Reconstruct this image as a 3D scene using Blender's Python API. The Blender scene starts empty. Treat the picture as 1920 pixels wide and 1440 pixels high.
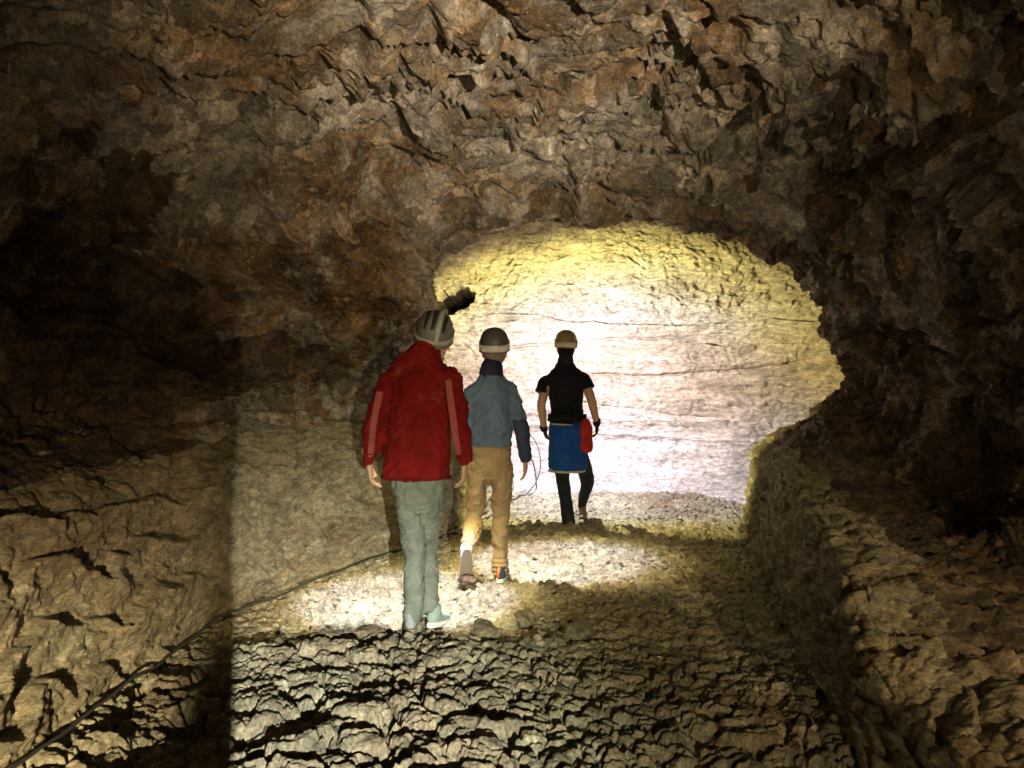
import bpy, bmesh, math, random
import numpy as np
from mathutils import Vector, Matrix
from mathutils.bvhtree import BVHTree

random.seed(7)
rng = np.random.default_rng(11)
sc = bpy.context.scene
COL = sc.collection
F32 = np.float32

# ---------------------------------------------------------------- noise
def _hash(ix, iy, iz, seed):
    h = (ix.astype(np.uint32) * np.uint32(374761393)) ^ (iy.astype(np.uint32) * np.uint32(668265263)) \
        ^ (iz.astype(np.uint32) * np.uint32(2246822519)) ^ np.uint32((seed * 3266489917) & 0xffffffff)
    h = (h ^ (h >> np.uint32(15))) * np.uint32(2246822519)
    h = (h ^ (h >> np.uint32(13))) * np.uint32(3266489917)
    return h ^ (h >> np.uint32(16))

def perlin(p, seed=0):
    p = np.asarray(p, F32)
    i = np.floor(p).astype(np.int32)
    f = p - i
    u = f * f * f * (f * (f * 6 - 15) + 10)
    out = 0
    for dx in (0, 1):
        wx = u[:, 0] if dx else 1 - u[:, 0]
        for dy in (0, 1):
            wy = u[:, 1] if dy else 1 - u[:, 1]
            for dz in (0, 1):
                wz = u[:, 2] if dz else 1 - u[:, 2]
                h = _hash(i[:, 0] + dx, i[:, 1] + dy, i[:, 2] + dz, seed)
                gx = (h & np.uint32(255)).astype(F32) / F32(127.5) - 1
                gy = ((h >> np.uint32(8)) & np.uint32(255)).astype(F32) / F32(127.5) - 1
                gz = ((h >> np.uint32(16)) & np.uint32(255)).astype(F32) / F32(127.5) - 1
                out = out + wx * wy * wz * (gx * (f[:, 0] - dx) + gy * (f[:, 1] - dy) + gz * (f[:, 2] - dz))
    return out

def fbm(p, oct=4, seed=0, gain=.5, lac=2.03):
    a, s, q = 1.0, 0, np.asarray(p, F32)
    for k in range(oct):
        s = s + a * perlin(q, seed + k)
        q = q * F32(lac) + F32(3.7)
        a *= gain
    return s

def ridged(p, oct=4, seed=0, gain=.5):
    a, s, q = 1.0, 0, np.asarray(p, F32)
    for k in range(oct):
        s = s + a * (1 - np.abs(perlin(q, seed + k)) * 2)
        q = q * F32(2.07) + F32(1.3)
        a *= gain
    return s

def worley(p, seed=0, flat=False):
    """F1, F2 and a value per cell (0..1)."""
    p = np.asarray(p, F32)
    i = np.floor(p).astype(np.int32)
    f = p - i
    n = len(p)
    f1 = np.full(n, 9, F32); f2 = np.full(n, 9, F32); cid = np.zeros(n, F32)
    for dx in (-1, 0, 1):
        for dy in (-1, 0, 1):
            for dz in ((0,) if flat else (-1, 0, 1)):
                h = _hash(i[:, 0] + dx, i[:, 1] + dy, i[:, 2] + dz, seed)
                ox = (h & np.uint32(1023)).astype(F32) / F32(1023)
                oy = ((h >> np.uint32(10)) & np.uint32(1023)).astype(F32) / F32(1023)
                oz = ((h >> np.uint32(20)) & np.uint32(1023)).astype(F32) / F32(1023)
                d = (dx + ox - f[:, 0]) ** 2 + (dy + oy - f[:, 1]) ** 2
                if not flat:
                    d = d + (dz + oz - f[:, 2]) ** 2
                v = ((h * np.uint32(2654435761)) >> np.uint32(8)).astype(F32) / F32(2 ** 24)
                near = d < f1
                f2 = np.where(near, f1, np.minimum(f2, d))
                cid = np.where(near, v, cid)
                f1 = np.where(near, d, f1)
    return np.sqrt(f1), np.sqrt(f2), cid

def sstep(a, b, x):
    t = np.clip((x - a) / (b - a), 0, 1)
    return t * t * (3 - 2 * t)

# ---------------------------------------------------------------- mesh and object helpers
def grid_mesh(name, P, mat, flip=False):
    ny, nx, _ = P.shape
    me = bpy.data.meshes.new(name)
    idx = np.arange(ny * nx).reshape(ny, nx)
    q = np.stack([idx[:-1, :-1], idx[:-1, 1:], idx[1:, 1:], idx[1:, :-1]], -1).reshape(-1, 4)
    if flip:
        q = q[:, ::-1]
    me.vertices.add(ny * nx)
    me.vertices.foreach_set('co', np.ascontiguousarray(P.reshape(-1), F32))
    nf = len(q)
    me.loops.add(nf * 4)
    me.loops.foreach_set('vertex_index', np.ascontiguousarray(q.reshape(-1), np.int32))
    me.polygons.add(nf)
    me.polygons.foreach_set('loop_start', np.arange(0, nf * 4, 4, dtype=np.int32))
    me.polygons.foreach_set('use_smooth', np.ones(nf, bool))
    me.update(calc_edges=True)
    me.materials.append(mat)
    ob = bpy.data.objects.new(name, me)
    COL.objects.link(ob)
    return ob

def structure(ob):
    ob['kind'] = 'structure'
    return ob

def tag(ob, label, cat, group=None):
    ob['label'] = label
    ob['category'] = cat
    if group:
        ob['group'] = group
    return ob

def link_bm(name, bm, mat, parent=None, smooth=True):
    me = bpy.data.meshes.new(name)
    bm.to_mesh(me); bm.free()
    me.materials.append(mat)
    for p in me.polygons:
        p.use_smooth = smooth
    ob = bpy.data.objects.new(name, me)
    COL.objects.link(ob)
    if parent:
        ob.parent = parent
    return ob

def cr(keys, n, closed=False):
    """Catmull-Rom through rows of keys, n samples per span."""
    K = np.asarray(keys, float)
    out = []
    m = len(K)
    for i in range(m - 1):
        p0 = K[max(i - 1, 0)]; p1 = K[i]; p2 = K[i + 1]; p3 = K[min(i + 2, m - 1)]
        for j in range(n):
            t = j / n
            out.append(.5 * ((2 * p1) + (-p0 + p2) * t + (2 * p0 - 5 * p1 + 4 * p2 - p3) * t * t + (-p0 + 3 * p1 - 3 * p2 + p3) * t ** 3))
    out.append(K[-1])
    return np.array(out)

# ---------------------------------------------------------------- materials
def nt(name):
    m = bpy.data.materials.new(name)
    m.use_nodes = True
    t = m.node_tree
    b = t.nodes['Principled BSDF']
    return m, t, b

def ramp(t, src, stops, interp='LINEAR'):
    r = t.nodes.new('ShaderNodeValToRGB')
    r.color_ramp.interpolation = interp
    e = r.color_ramp.elements
    while len(e) < len(stops):
        e.new(.5)
    for k, (pos, c) in enumerate(stops):
        e[k].position = pos
        e[k].color = (c, c, c, 1) if isinstance(c, (int, float)) else (*c, 1)
    t.links.new(src, r.inputs[0])
    return r.outputs[0]

def tnoise(t, co, scale, detail=6, rough=.6, dist=0):
    n = t.nodes.new('ShaderNodeTexNoise')
    n.inputs['Scale'].default_value = scale
    n.inputs['Detail'].default_value = detail
    n.inputs['Roughness'].default_value = rough
    n.inputs['Distortion'].default_value = dist
    t.links.new(co, n.inputs['Vector'])
    return n.outputs['Fac']

def mix(t, fac, a, b, mode='MIX'):
    m = t.nodes.new('ShaderNodeMix')
    m.data_type = 'RGBA'; m.blend_type = mode
    for s, v in ((m.inputs[0], fac), (m.inputs[6], a), (m.inputs[7], b)):
        if isinstance(v, (int, float)):
            s.default_value = v
        elif isinstance(v, tuple):
            s.default_value = (*v, 1)
        else:
            t.links.new(v, s)
    return m.outputs[2]

def bump(t, h, strength, dist, prev=None):
    b = t.nodes.new('ShaderNodeBump')
    b.inputs['Strength'].default_value = strength
    b.inputs['Distance'].default_value = dist
    t.links.new(h, b.inputs['Height'])
    if prev is not None:
        t.links.new(prev, b.inputs['Normal'])
    return b.outputs[0]

def rock_mat(name, stops, patch, speck, stretch=(1, 1, 1), big=.9, rough=.75, fine=1.0, spec=.35, cells=1.0):
    m, t, b = nt(name)
    tc = t.nodes.new('ShaderNodeTexCoord')
    mp = t.nodes.new('ShaderNodeMapping')
    mp.inputs['Scale'].default_value = stretch
    t.links.new(tc.outputs['Object'], mp.inputs['Vector'])
    co = mp.outputs['Vector']
    c = ramp(t, tnoise(t, co, big, 7, .62, .6), stops)
    c = mix(t, 1.0, c, ramp(t, tnoise(t, co, 1.7, 4, .6, .5), [(.36, 1 - .55 * cells), (.56, 1.0), (.72, 1 + .25 * cells)]), 'MULTIPLY')
    f1 = ramp(t, tnoise(t, co, 3.1, 6, .65, 1.2), [(.48, 0.0), (.62, 1.0)])
    c = mix(t, f1, c, patch)
    g = ramp(t, tnoise(t, co, 13, 6, .7, .4), [(.3, .38), (.5, .95), (.70, 1.5)])
    c = mix(t, 1.0, c, g, 'MULTIPLY')
    vo = t.nodes.new('ShaderNodeTexVoronoi'); vo.inputs['Scale'].default_value = 8.5
    wn = t.nodes.new('ShaderNodeTexNoise'); wn.inputs['Scale'].default_value = 7; wn.inputs['Detail'].default_value = 5
    t.links.new(co, wn.inputs['Vector'])
    wm = t.nodes.new('ShaderNodeMix'); wm.data_type = 'VECTOR'; wm.inputs[0].default_value = .28
    t.links.new(co, wm.inputs[4]); t.links.new(wn.outputs['Color'], wm.inputs[5]); t.links.new(wm.outputs[1], vo.inputs['Vector'])
    sx = t.nodes.new('ShaderNodeSeparateColor'); t.links.new(vo.outputs['Color'], sx.inputs[0])
    c = mix(t, 1.0, c, ramp(t, sx.outputs[0], [(0, 1 - .42 * cells), (.6, 1.0), (1, 1 + .55 * cells)]), 'MULTIPLY')
    sp = ramp(t, tnoise(t, co, 42, 4, .65), [(.60, 0.0), (.72, .8)])
    c = mix(t, sp, c, speck)
    c = mix(t, 1.0, c, ramp(t, tnoise(t, co, 58, 5, .75), [(.34, .50), (.5, .98), (.66, 1.45)]), 'MULTIPLY')
    t.links.new(c, b.inputs['Base Color'])
    b.inputs['Roughness'].default_value = rough
    b.inputs['Specular IOR Level'].default_value = spec
    r = ramp(t, tnoise(t, co, 22, 4, .6), [(.35, rough - .3), (.6, min(1, rough + .12))])
    t.links.new(r, b.inputs['Roughness'])
    n = bump(t, tnoise(t, co, 18, 8, .7, .3), .9 * fine, .03)
    n = bump(t, tnoise(t, co, 60, 6, .75), 1.0 * fine, .016, n)
    t.links.new(n, b.inputs['Normal'])
    return m

M = {}
M['wall'] = rock_mat('brown cave rock', [(.30, (.075, .043, .022)), (.41, (.22, .130, .060)), (.49, (.30, .215, .125)), (.57, (.37, .33, .28)), (.68, (.52, .46, .36))],
                     (.34, .30, .25), (.52, .47, .39), big=.75)
M['wall_dark_shade'] = rock_mat('dark and shaded cave rock', [(.30, (.06, .034, .018)), (.48, (.15, .092, .048)), (.62, (.25, .18, .11))],
                          (.10, .07, .045), (.30, .25, .20))  # dark stone colour, also painted on the walls as shade
M['wall_low'] = rock_mat('layered cave rock', [(.30, (.20, .14, .08)), (.48, (.34, .27, .16)), (.65, (.43, .36, .24))],
                         (.33, .29, .19), (.48, .43, .32), stretch=(1, 1, 2.2), cells=.35)
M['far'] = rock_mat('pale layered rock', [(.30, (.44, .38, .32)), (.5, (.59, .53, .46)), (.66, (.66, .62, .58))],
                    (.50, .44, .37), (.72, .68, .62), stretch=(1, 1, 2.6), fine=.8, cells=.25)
M['floor'] = rock_mat('cave floor rock', [(.30, (.22, .15, .085)), (.47, (.34, .285, .185)), (.65, (.43, .40, .29))],
                      (.33, .28, .19), (.50, .46, .36), fine=1.0, cells=.4)
M['gravel'] = rock_mat('loose gravel', [(.30, (.22, .17, .11)), (.5, (.42, .37, .28)), (.7, (.55, .52, .46))],
                       (.36, .33, .27), (.6, .57, .52), big=6)

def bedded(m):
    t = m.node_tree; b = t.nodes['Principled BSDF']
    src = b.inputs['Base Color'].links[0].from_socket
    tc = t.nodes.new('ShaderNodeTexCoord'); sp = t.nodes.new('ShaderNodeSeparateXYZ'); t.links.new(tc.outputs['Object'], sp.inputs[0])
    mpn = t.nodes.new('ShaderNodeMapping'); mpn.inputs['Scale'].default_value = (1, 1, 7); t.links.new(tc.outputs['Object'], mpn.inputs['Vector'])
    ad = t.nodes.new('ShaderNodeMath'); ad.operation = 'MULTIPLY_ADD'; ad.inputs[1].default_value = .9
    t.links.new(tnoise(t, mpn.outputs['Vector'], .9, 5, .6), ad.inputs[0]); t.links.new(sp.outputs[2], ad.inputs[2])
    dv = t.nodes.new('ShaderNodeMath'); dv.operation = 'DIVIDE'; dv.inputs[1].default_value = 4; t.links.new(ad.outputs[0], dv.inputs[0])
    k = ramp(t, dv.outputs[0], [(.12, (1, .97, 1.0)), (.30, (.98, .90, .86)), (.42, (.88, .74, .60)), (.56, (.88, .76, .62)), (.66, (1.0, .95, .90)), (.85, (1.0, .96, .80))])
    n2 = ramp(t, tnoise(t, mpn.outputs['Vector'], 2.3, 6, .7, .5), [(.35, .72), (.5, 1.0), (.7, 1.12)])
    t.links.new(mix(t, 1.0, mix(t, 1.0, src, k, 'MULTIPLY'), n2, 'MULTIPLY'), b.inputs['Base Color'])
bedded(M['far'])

def fabric(name, col, col2=None, scale=60, rough=.9, bumpd=.002, sheen=.0, dust=.30):
    m, t, b = nt(name)
    tc = t.nodes.new('ShaderNodeTexCoord')
    co = tc.outputs['Object']
    col2 = col2 or tuple(x * .78 for x in col)
    c = mix(t, ramp(t, tnoise(t, co, 9, 5, .6), [(.35, 0.0), (.65, 1.0)]), col, col2)
    dk = ramp(t, tnoise(t, co, 5.5, 6, .68, .6), [(.30, .62), (.5, 1.0), (.72, 1.12)])
    c = mix(t, 1.0, c, dk, 'MULTIPLY')
    c = mix(t, ramp(t, tnoise(t, co, 7.3, 7, .72, .4), [(.58, 0.0), (.80, dust)]), c, (.27, .22, .15))
    t.links.new(c, b.inputs['Base Color'])
    b.inputs['Roughness'].default_value = rough
    b.inputs['Specular IOR Level'].default_value = .2
    b.inputs['Sheen Weight'].default_value = sheen
    n = bump(t, tnoise(t, co, 11, 4, .5, .8), .5, .018)
    n = bump(t, tnoise(t, co, scale * 6, 2, .5), .35, bumpd, n)
    t.links.new(n, b.inputs['Normal'])
    return m

def plain(name, col, rough=.5, spec=.4, emit=None):
    m, t, b = nt(name)
    tc = t.nodes.new('ShaderNodeTexCoord')
    c = mix(t, tnoise(t, tc.outputs['Object'], 25, 4, .6), tuple(x * .8 for x in col), tuple(min(1, x * 1.15) for x in col))
    t.links.new(c, b.inputs['Base Color'])
    b.inputs['Roughness'].default_value = rough
    b.inputs['Specular IOR Level'].default_value = spec
    if emit:
        b.inputs['Emission Color'].default_value = (1, .97, .92, 1)
        b.inputs['Emission Strength'].default_value = emit
    return m

M['skin'] = plain('skin', (.52, .32, .22), .55)
M['red'] = fabric('red jacket fabric', (.205, .0075, .007), (.145, .0045, .0045))
M['hemred'] = fabric('dark red hem fabric', (.16, .007, .007))
M['stripe'] = fabric('pale reflective piping', (.37, .085, .078))
M['greytrouser'] = fabric('grey green trouser fabric', (.19, .21, .175))
M['bluejacket'] = fabric('slate blue jacket fabric', (.12, .175, .275), (.095, .14, .23))
M['sleeve'] = fabric('dark blue sleeve fabric', (.045, .065, .12))
M['navy'] = fabric('dark purple collar fabric', (.030, .026, .065))
M['tan'] = fabric('tan trouser fabric', (.35, .25, .145), (.29, .205, .115))
M['black'] = fabric('black shirt fabric', (.012, .013, .022), dust=.05)
M['darktrouser'] = fabric('dark navy trouser fabric', (.022, .028, .045))
M['blue'] = fabric('bright blue fleece fabric', (.012, .085, .36), (.01, .06, .27))
M['hem'] = fabric('pale hem fabric', (.50, .52, .52))
M['pack'] = fabric('black pack fabric', (.012, .012, .016))
M['pouch'] = fabric('red pouch fabric', (.45, .03, .025), dust=.1)
M['glove'] = fabric('dark glove fabric', (.018, .015, .035))
M['hair_grey'] = fabric('grey hair', (.27, .22, .17), scale=120)
M['hair_dark'] = fabric('dark hair', (.012, .010, .014), scale=120)
M['helmet_dark'] = plain('dark helmet shell', (.085, .078, .070), .5)
M['helmet_ochre'] = plain('ochre helmet shell', (.28, .21, .10), .5)
M['helmet_grey'] = plain('grey helmet shell', (.14, .135, .125), .5)
M['strap'] = fabric('pale elastic strap', (.74, .72, .66), (.68, .66, .60))
M['strap_grey'] = fabric('grey elastic strap', (.38, .37, .34))
M['lampbody'] = plain('black lamp housing', (.02, .02, .02), .4)
M['lens'] = plain('lit lamp lens', (.9, .9, .9), .2, emit=40)
M['shoe_green'] = fabric('pale green shoe', (.27, .36, .31))
M['shoe_grey'] = fabric('grey shoe', (.28, .31, .31))
M['shoe_navy'] = fabric('navy running shoe', (.035, .07, .10))
M['shoe_white'] = fabric('white running shoe', (.66, .66, .66))
M['shoe_dark'] = fabric('dark boot leather', (.045, .04, .038))
M['shoe_tan'] = fabric('dusty brown shoe', (.20, .16, .14))
M['orange'] = plain('orange heel tab', (.80, .20, .05), .6)
M['sole_white'] = plain('white rubber sole', (.72, .70, .66), .7)
M['sole_brown'] = plain('worn brown sole', (.25, .205, .165), .8)
M['cable'] = plain('black cable sheath', (.030, .028, .026), .45)
M['pale_stone'] = plain('pale stone chip', (.75, .72, .66), .6)

# ---------------------------------------------------------------- the cave shell
# cross-sections (x, z) from under the left edge of the floor, over the ceiling, to under the right edge
ST = [
 (-3.4, [(-1.75,-.35),(-1.72,.0),(-1.85,.35),(-2.0,.75),(-2.3,1.0),(-2.6,1.3),(-2.6,1.8),(-2.3,2.4),(-1.4,2.95),(0,3.25),(1.3,3.2),(2.2,2.7),(2.7,1.9),(2.65,1.1),(2.35,.5),(1.2,.36),(1.05,.0),(1.0,-.35)]),
 (2.5,  [(-1.75,-.35),(-1.74,.0),(-1.84,.35),(-2.0,.75),(-2.35,1.0),(-2.8,1.25),(-2.85,1.8),(-2.4,2.4),(-1.4,2.95),(0,3.3),(1.3,3.25),(2.2,2.7),(2.65,1.9),(2.6,1.1),(2.35,.42),(1.30,.27),(1.18,.0),(1.16,-.35)]),
 (3.5,  [(-1.73,-.35),(-1.72,.0),(-1.80,.38),(-1.95,.78),(-2.28,1.02),(-2.65,1.28),(-2.6,1.85),(-2.2,2.45),(-1.3,2.96),(.05,3.28),(1.3,3.23),(2.2,2.73),(2.68,1.95),(2.66,1.15),(2.45,.50),(1.54,.47),(1.40,.0),(1.38,-.35)]),
 (4.4,  [(-1.70,-.35),(-1.68,.0),(-1.74,.4),(-1.85,.8),(-2.15,1.05),(-2.4,1.3),(-2.3,1.9),(-1.9,2.5),(-1.1,2.98),(.1,3.25),(1.3,3.2),(2.2,2.75),(2.7,2.0),(2.75,1.2),(2.6,.58),(1.76,.57),(1.60,.0),(1.57,-.35)]),
 (5.6,  [(-1.18,-.35),(-1.17,.0),(-1.2,.45),(-1.25,.9),(-1.42,1.2),(-1.5,1.5),(-1.4,2.0),(-1.2,2.5),(-.7,2.92),(.3,3.12),(1.5,3.1),(2.35,2.7),(2.85,2.0),(2.9,1.3),(2.65,.80),(2.02,.66),(1.84,.0),(1.82,-.35)]),
 (6.6,  [(-.66,-.35),(-.64,.0),(-.66,.5),(-.68,.9),(-.72,1.3),(-.74,1.6),(-.74,2.0),(-.72,2.35),(-.35,2.70),(.4,2.88),(1.6,2.92),(2.5,2.55),(2.98,1.95),(3.05,1.4),(2.68,1.0),(2.22,.72),(2.02,.0),(2.0,-.35)]),
 (7.3,  [(-.42,-.35),(-.40,.0),(-.45,.5),(-.55,.9),(-.80,1.3),(-.98,1.6),(-1.02,2.0),(-.95,2.38),(-.35,2.64),(.3,2.80),(1.6,2.83),(2.58,2.42),(3.03,1.8),(3.14,1.4),(2.70,1.02),(2.28,.70),(2.18,.0),(2.15,-.35)]),
 (7.7,  [(-.30,-.35),(-.28,.0),(-.35,.5),(-.50,.9),(-.90,1.3),(-1.2,1.6),(-1.3,2.0),(-1.3,2.5),(-.7,3.1),(.4,3.35),(1.7,3.35),(2.95,2.8),(3.5,2.0),(3.5,1.4),(3.1,.95),(2.75,.6),(2.65,.0),(2.6,-.35)]),
 (9.9,  [(.25,-.35),(.28,.0),(.1,.5),(-.2,.9),(-.8,1.3),(-1.2,1.6),(-1.4,2.0),(-1.4,2.6),(-.8,3.2),(.4,3.5),(1.8,3.5),(3.1,2.9),(3.7,2.0),(3.7,1.4),(3.5,.95),(3.3,.6),(3.2,.0),(3.2,-.35)]),
]
YS = np.array([s[0] for s in ST])
PR = np.array([s[1] for s in ST])           # stations x 18 x 2
lip, jn, bs = PR[:, 15], PR[:, 14], PR[:, 16]
PR = np.concatenate([PR[:, :15], (lip * .86 + jn * .14 + [0, .012])[:, None], lip[:, None], (lip * .62 + bs * .38 + [.012, 0])[:, None], PR[:, 16:]], 1)   # x 20 x 2

def hermite(xs, V, q):
    """cubic interpolation of rows of V at q, with limited slopes"""
    h = np.diff(xs)
    sh = (-1,) + (1,) * (V.ndim - 1)
    d = np.diff(V, axis=0) / h.reshape(sh)
    m = np.zeros_like(V)
    m[0], m[-1] = d[0], d[-1]
    w = d[:-1] * d[1:]
    m[1:-1] = np.where(w > 0, 2 * w / np.where(np.abs(d[:-1] + d[1:]) < 1e-9, 1, d[:-1] + d[1:]), 0)
    i = np.clip(np.searchsorted(xs, q) - 1, 0, len(xs) - 2)
    hh = h[i].reshape(sh); t = ((q - xs[i]) / h[i]).reshape(sh)
    return ((2*t**3-3*t**2+1) * V[i] + (t**3-2*t**2+t) * hh * m[i] + (-2*t**3+3*t**2) * V[i+1] + (t**3-t**2) * hh * m[i+1])

yv = np.concatenate([np.linspace(-3.4, 1.2, 60, endpoint=False), np.linspace(1.2, 6.4, 480, endpoint=False),
                     np.linspace(6.4, 7.8, 190, endpoint=False), np.linspace(7.8, 9.9, 90)])
rows = hermite(YS, PR, yv)                    # NY x 18 x 2
per = 50
SH = np.stack([cr(r, per) for r in rows])      # NY x NT x 2
NY, NT = SH.shape[:2]
tt = np.linspace(0, 19, NT)
P = np.empty((NY, NT, 3))
P[..., 0] = SH[..., 0]; P[..., 2] = SH[..., 1]; P[..., 1] = yv[:, None]
dU = np.gradient(P, axis=0); dV = np.gradient(P, axis=1)
N = np.cross(dU, dV); N /= np.linalg.norm(N, axis=-1, keepdims=True) + 1e-9
cen = np.array([.4, 0, 1.4])
s = np.sign(((cen - P * [1, 0, 1]) * N).sum(-1, keepdims=True)); s[s == 0] = 1
# normals to the inside (one sign for the whole sheet)
N = N * np.sign(s.mean())
p = P.reshape(-1, 3).astype(F32)
T = np.broadcast_to(tt, (NY, NT)).reshape(-1)
warp = np.stack([fbm(p * 1.6, 3, 50), fbm(p * 1.6, 3, 60), fbm(p * 1.6, 3, 70)], -1)
q = p + .22 * warp
low = sstep(5.6, 3.6, T)                       # lower left wall
bench = sstep(13.6, 14.4, T)
up = (1 - low) * (1 - bench)
calm = (1 - .45 * low) * (1 - .75 * bench)
d = calm * (.20 * fbm(p * .75, 3, 1) + .07 * fbm(p * 2.3, 3, 5))
mask = .22 + 1.0 * sstep(-.22, .25, fbm(p * 1.25, 3, 38))
f1, f2, cid = worley(q * np.array([1.25, 1.0, 1.9], F32), 2)
d += up * (cid - .5) * .24 * sstep(0, .10, f2 - f1)
# broken, flaky blocks
f1, f2, cid = worley(q * np.array([2.6, 2.6, 4.2], F32), 3)
edge = sstep(0, .16, f2 - f1)
d += up * mask * ((cid - .5) * .16 * edge - .03 * (1 - edge))
f1, f2, cid = worley((q + .05 * warp[:, ::-1]) * np.array([7.5, 8.5, 13], F32), 9)
edge = sstep(0, .2, f2 - f1)
d += (up * mask * .085 + low * .020 + bench * .022) * (cid - .5) * edge - (.012 * up * mask + .006) * (1 - edge)
d += (.040 * up * mask + .012 * (1 - up)) * (ridged(q * np.array([9, 9, 14], F32), 4, 21, .55) - 1.2)
# bedding ledges on the lower left wall and stripes on the bench
zz = p[:, 2] * 4.0 + p[:, 1] * .45 + 1.3 * warp[:, 0] + .35 * fbm(p * 3.2, 3, 90)
saw = zz - np.floor(zz)
amp = (fbm(p * 1.4, 2, 33) * .9 + .50).clip(.02, 1) * (1 - .50 * sstep(4.0, 4.7, p[:, 1]))
saw = np.where(saw < .84, saw / .84, (1 - saw) / .16)
d += low * amp * .150 * (np.power(saw, 1.4) - .4)
zz2 = p[:, 0] * 7 + p[:, 2] * 5 + p[:, 1] * 1.2 + 2.2 * warp[:, 1]
s2 = zz2 - np.floor(zz2)
d += bench * .045 * (s2 - .5)
f1, f2, cid = worley(q * np.array([9, 5.0, 9], F32), 14)
d += bench * (.045 * (1 - f1) + .02 * (cid - .5))
zz3 = p[:, 1] * 1.15 + p[:, 0] * .35 - p[:, 2] * .5 + 1.5 * warp[:, 2] + .35 * fbm(p * 2.6, 3, 95)
s3 = zz3 - np.floor(zz3)
d += up * (.10 * (np.power(s3, 1.8) - .35)) * (fbm(p * 1.1, 2, 37) + .6).clip(.1, 1)
d += (.010 + .008 * up) * fbm(p * 30, 4, 44, .6)
d *= np.where(p[:, 1] > 7.0, .8, 1)
P2 = P + N * d.reshape(NY, NT, 1)
cuts = [('cave_wall_left', 0, 7.2, 'wall'), ('cave_ceiling', 7.2, 11.2, 'wall'), ('cave_wall_right', 11.2, 13.9, 'wall_dark_shade'), ('rock_bench', 13.9, 19, 'wall_low')]  # right wall's lack of light is put into its darker colour
shell = {}
for name, a, b_, mname in cuts:
    i0, i1 = int(round(a * per)), int(round(b_ * per))
    ob = structure(grid_mesh(name, P2[:, i0:i1 + 1], M[mname]))
    shell[name] = ob
# lower part of the left wall is a paler, bedded rock
lw = shell['cave_wall_left']
lw.data.materials.append(M['wall_low']); lw.data.materials.append(M['wall_dark_shade'])
ncol = int(round(7.2 * per))
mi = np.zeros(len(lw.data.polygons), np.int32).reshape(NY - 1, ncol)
jit = (3.55 + .35 * perlin(np.stack([yv * 1.7, yv * 0, yv * 0], -1), 5))[:-1]
cc, yy = np.meshgrid(np.arange(ncol) / per, yv[:-1])
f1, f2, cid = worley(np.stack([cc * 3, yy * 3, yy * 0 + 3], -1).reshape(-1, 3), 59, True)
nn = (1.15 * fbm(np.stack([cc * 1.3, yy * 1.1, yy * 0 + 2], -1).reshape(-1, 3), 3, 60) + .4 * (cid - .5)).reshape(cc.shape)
mi[(nn + 1.0 - np.abs(cc - 5.1) / 1.5 - np.clip(yy - 4.4, 0, None) * .9) > -.12] = 2  # shade of the left mid wall painted in as darker rock
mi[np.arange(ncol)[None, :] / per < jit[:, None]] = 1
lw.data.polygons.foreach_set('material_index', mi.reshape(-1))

rb = shell['rock_bench']
rb.data.materials.append(M['wall_dark_shade'])
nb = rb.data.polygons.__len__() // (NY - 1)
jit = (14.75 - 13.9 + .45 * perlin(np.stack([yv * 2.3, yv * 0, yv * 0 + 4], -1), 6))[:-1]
mi = (np.arange(nb)[None, :] / per < jit[:, None]).astype(np.int32)  # right wall's painted shade runs on over the back of the bench
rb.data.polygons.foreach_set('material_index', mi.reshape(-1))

rw = shell['cave_wall_right']
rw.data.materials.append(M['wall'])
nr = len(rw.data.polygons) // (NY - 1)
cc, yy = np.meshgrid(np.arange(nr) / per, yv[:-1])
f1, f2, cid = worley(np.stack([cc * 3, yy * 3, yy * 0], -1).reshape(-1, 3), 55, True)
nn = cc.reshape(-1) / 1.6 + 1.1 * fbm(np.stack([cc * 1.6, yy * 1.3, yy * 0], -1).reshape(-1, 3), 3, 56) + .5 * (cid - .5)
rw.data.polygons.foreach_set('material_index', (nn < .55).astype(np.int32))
ce = shell['cave_ceiling']
ce.data.materials.append(M['wall_dark_shade'])
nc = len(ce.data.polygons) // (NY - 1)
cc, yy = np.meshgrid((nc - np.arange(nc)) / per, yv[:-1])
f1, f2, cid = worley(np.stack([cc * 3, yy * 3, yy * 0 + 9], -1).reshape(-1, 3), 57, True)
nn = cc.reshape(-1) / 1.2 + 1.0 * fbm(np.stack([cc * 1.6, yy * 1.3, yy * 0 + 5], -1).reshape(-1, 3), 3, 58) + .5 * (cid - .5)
ce.data.polygons.foreach_set('material_index', (nn < .30).astype(np.int32))  # ragged edge of the right wall's painted shade on the ceiling

# ---------------------------------------------------------------- far wall of the chamber
nx, nz = 680, 560
X, Z = np.meshgrid(np.linspace(-2.6, 4.3, nx), np.linspace(-.3, 3.9, nz))
Y = 9.15 - .20 * np.clip(X - 1.0, 0, None) ** 2 - .34 * np.clip(Z - 2.05, 0, None) ** 2 - .55 * np.clip(.75 - Z, 0, None) ** 1.6
Y -= .25 * np.clip(-X - .2, 0, None) ** 2
p = np.stack([X, Y, Z], -1).reshape(-1, 3).astype(F32)
warp = np.stack([fbm(p * 1.4, 3, 150), fbm(p * 1.4, 3, 160), fbm(p * 1.4, 3, 170)], -1)
q = p + .2 * warp
d = .14 * fbm(p * .9, 3, 101) + .035 * fbm(p * 3, 3, 104)
zz = p[:, 2] * 4.6 + p[:, 0] * .28 + .55 * fbm(p * np.array([.8, .8, 1.6], F32), 3, 150) + .10 * fbm(p * np.array([3, 3, 6], F32), 3, 190)
saw = zz - np.floor(zz)
band = sstep(.5, .9, p[:, 2]) * sstep(2.35, 2.0, p[:, 2])
d += band * (.30 + (fbm(p * 1.5, 2, 133) + .4).clip(0, 1)) * .17 * (np.power(saw, 2.0) - .3)
top = sstep(1.95, 2.3, p[:, 2])
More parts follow.
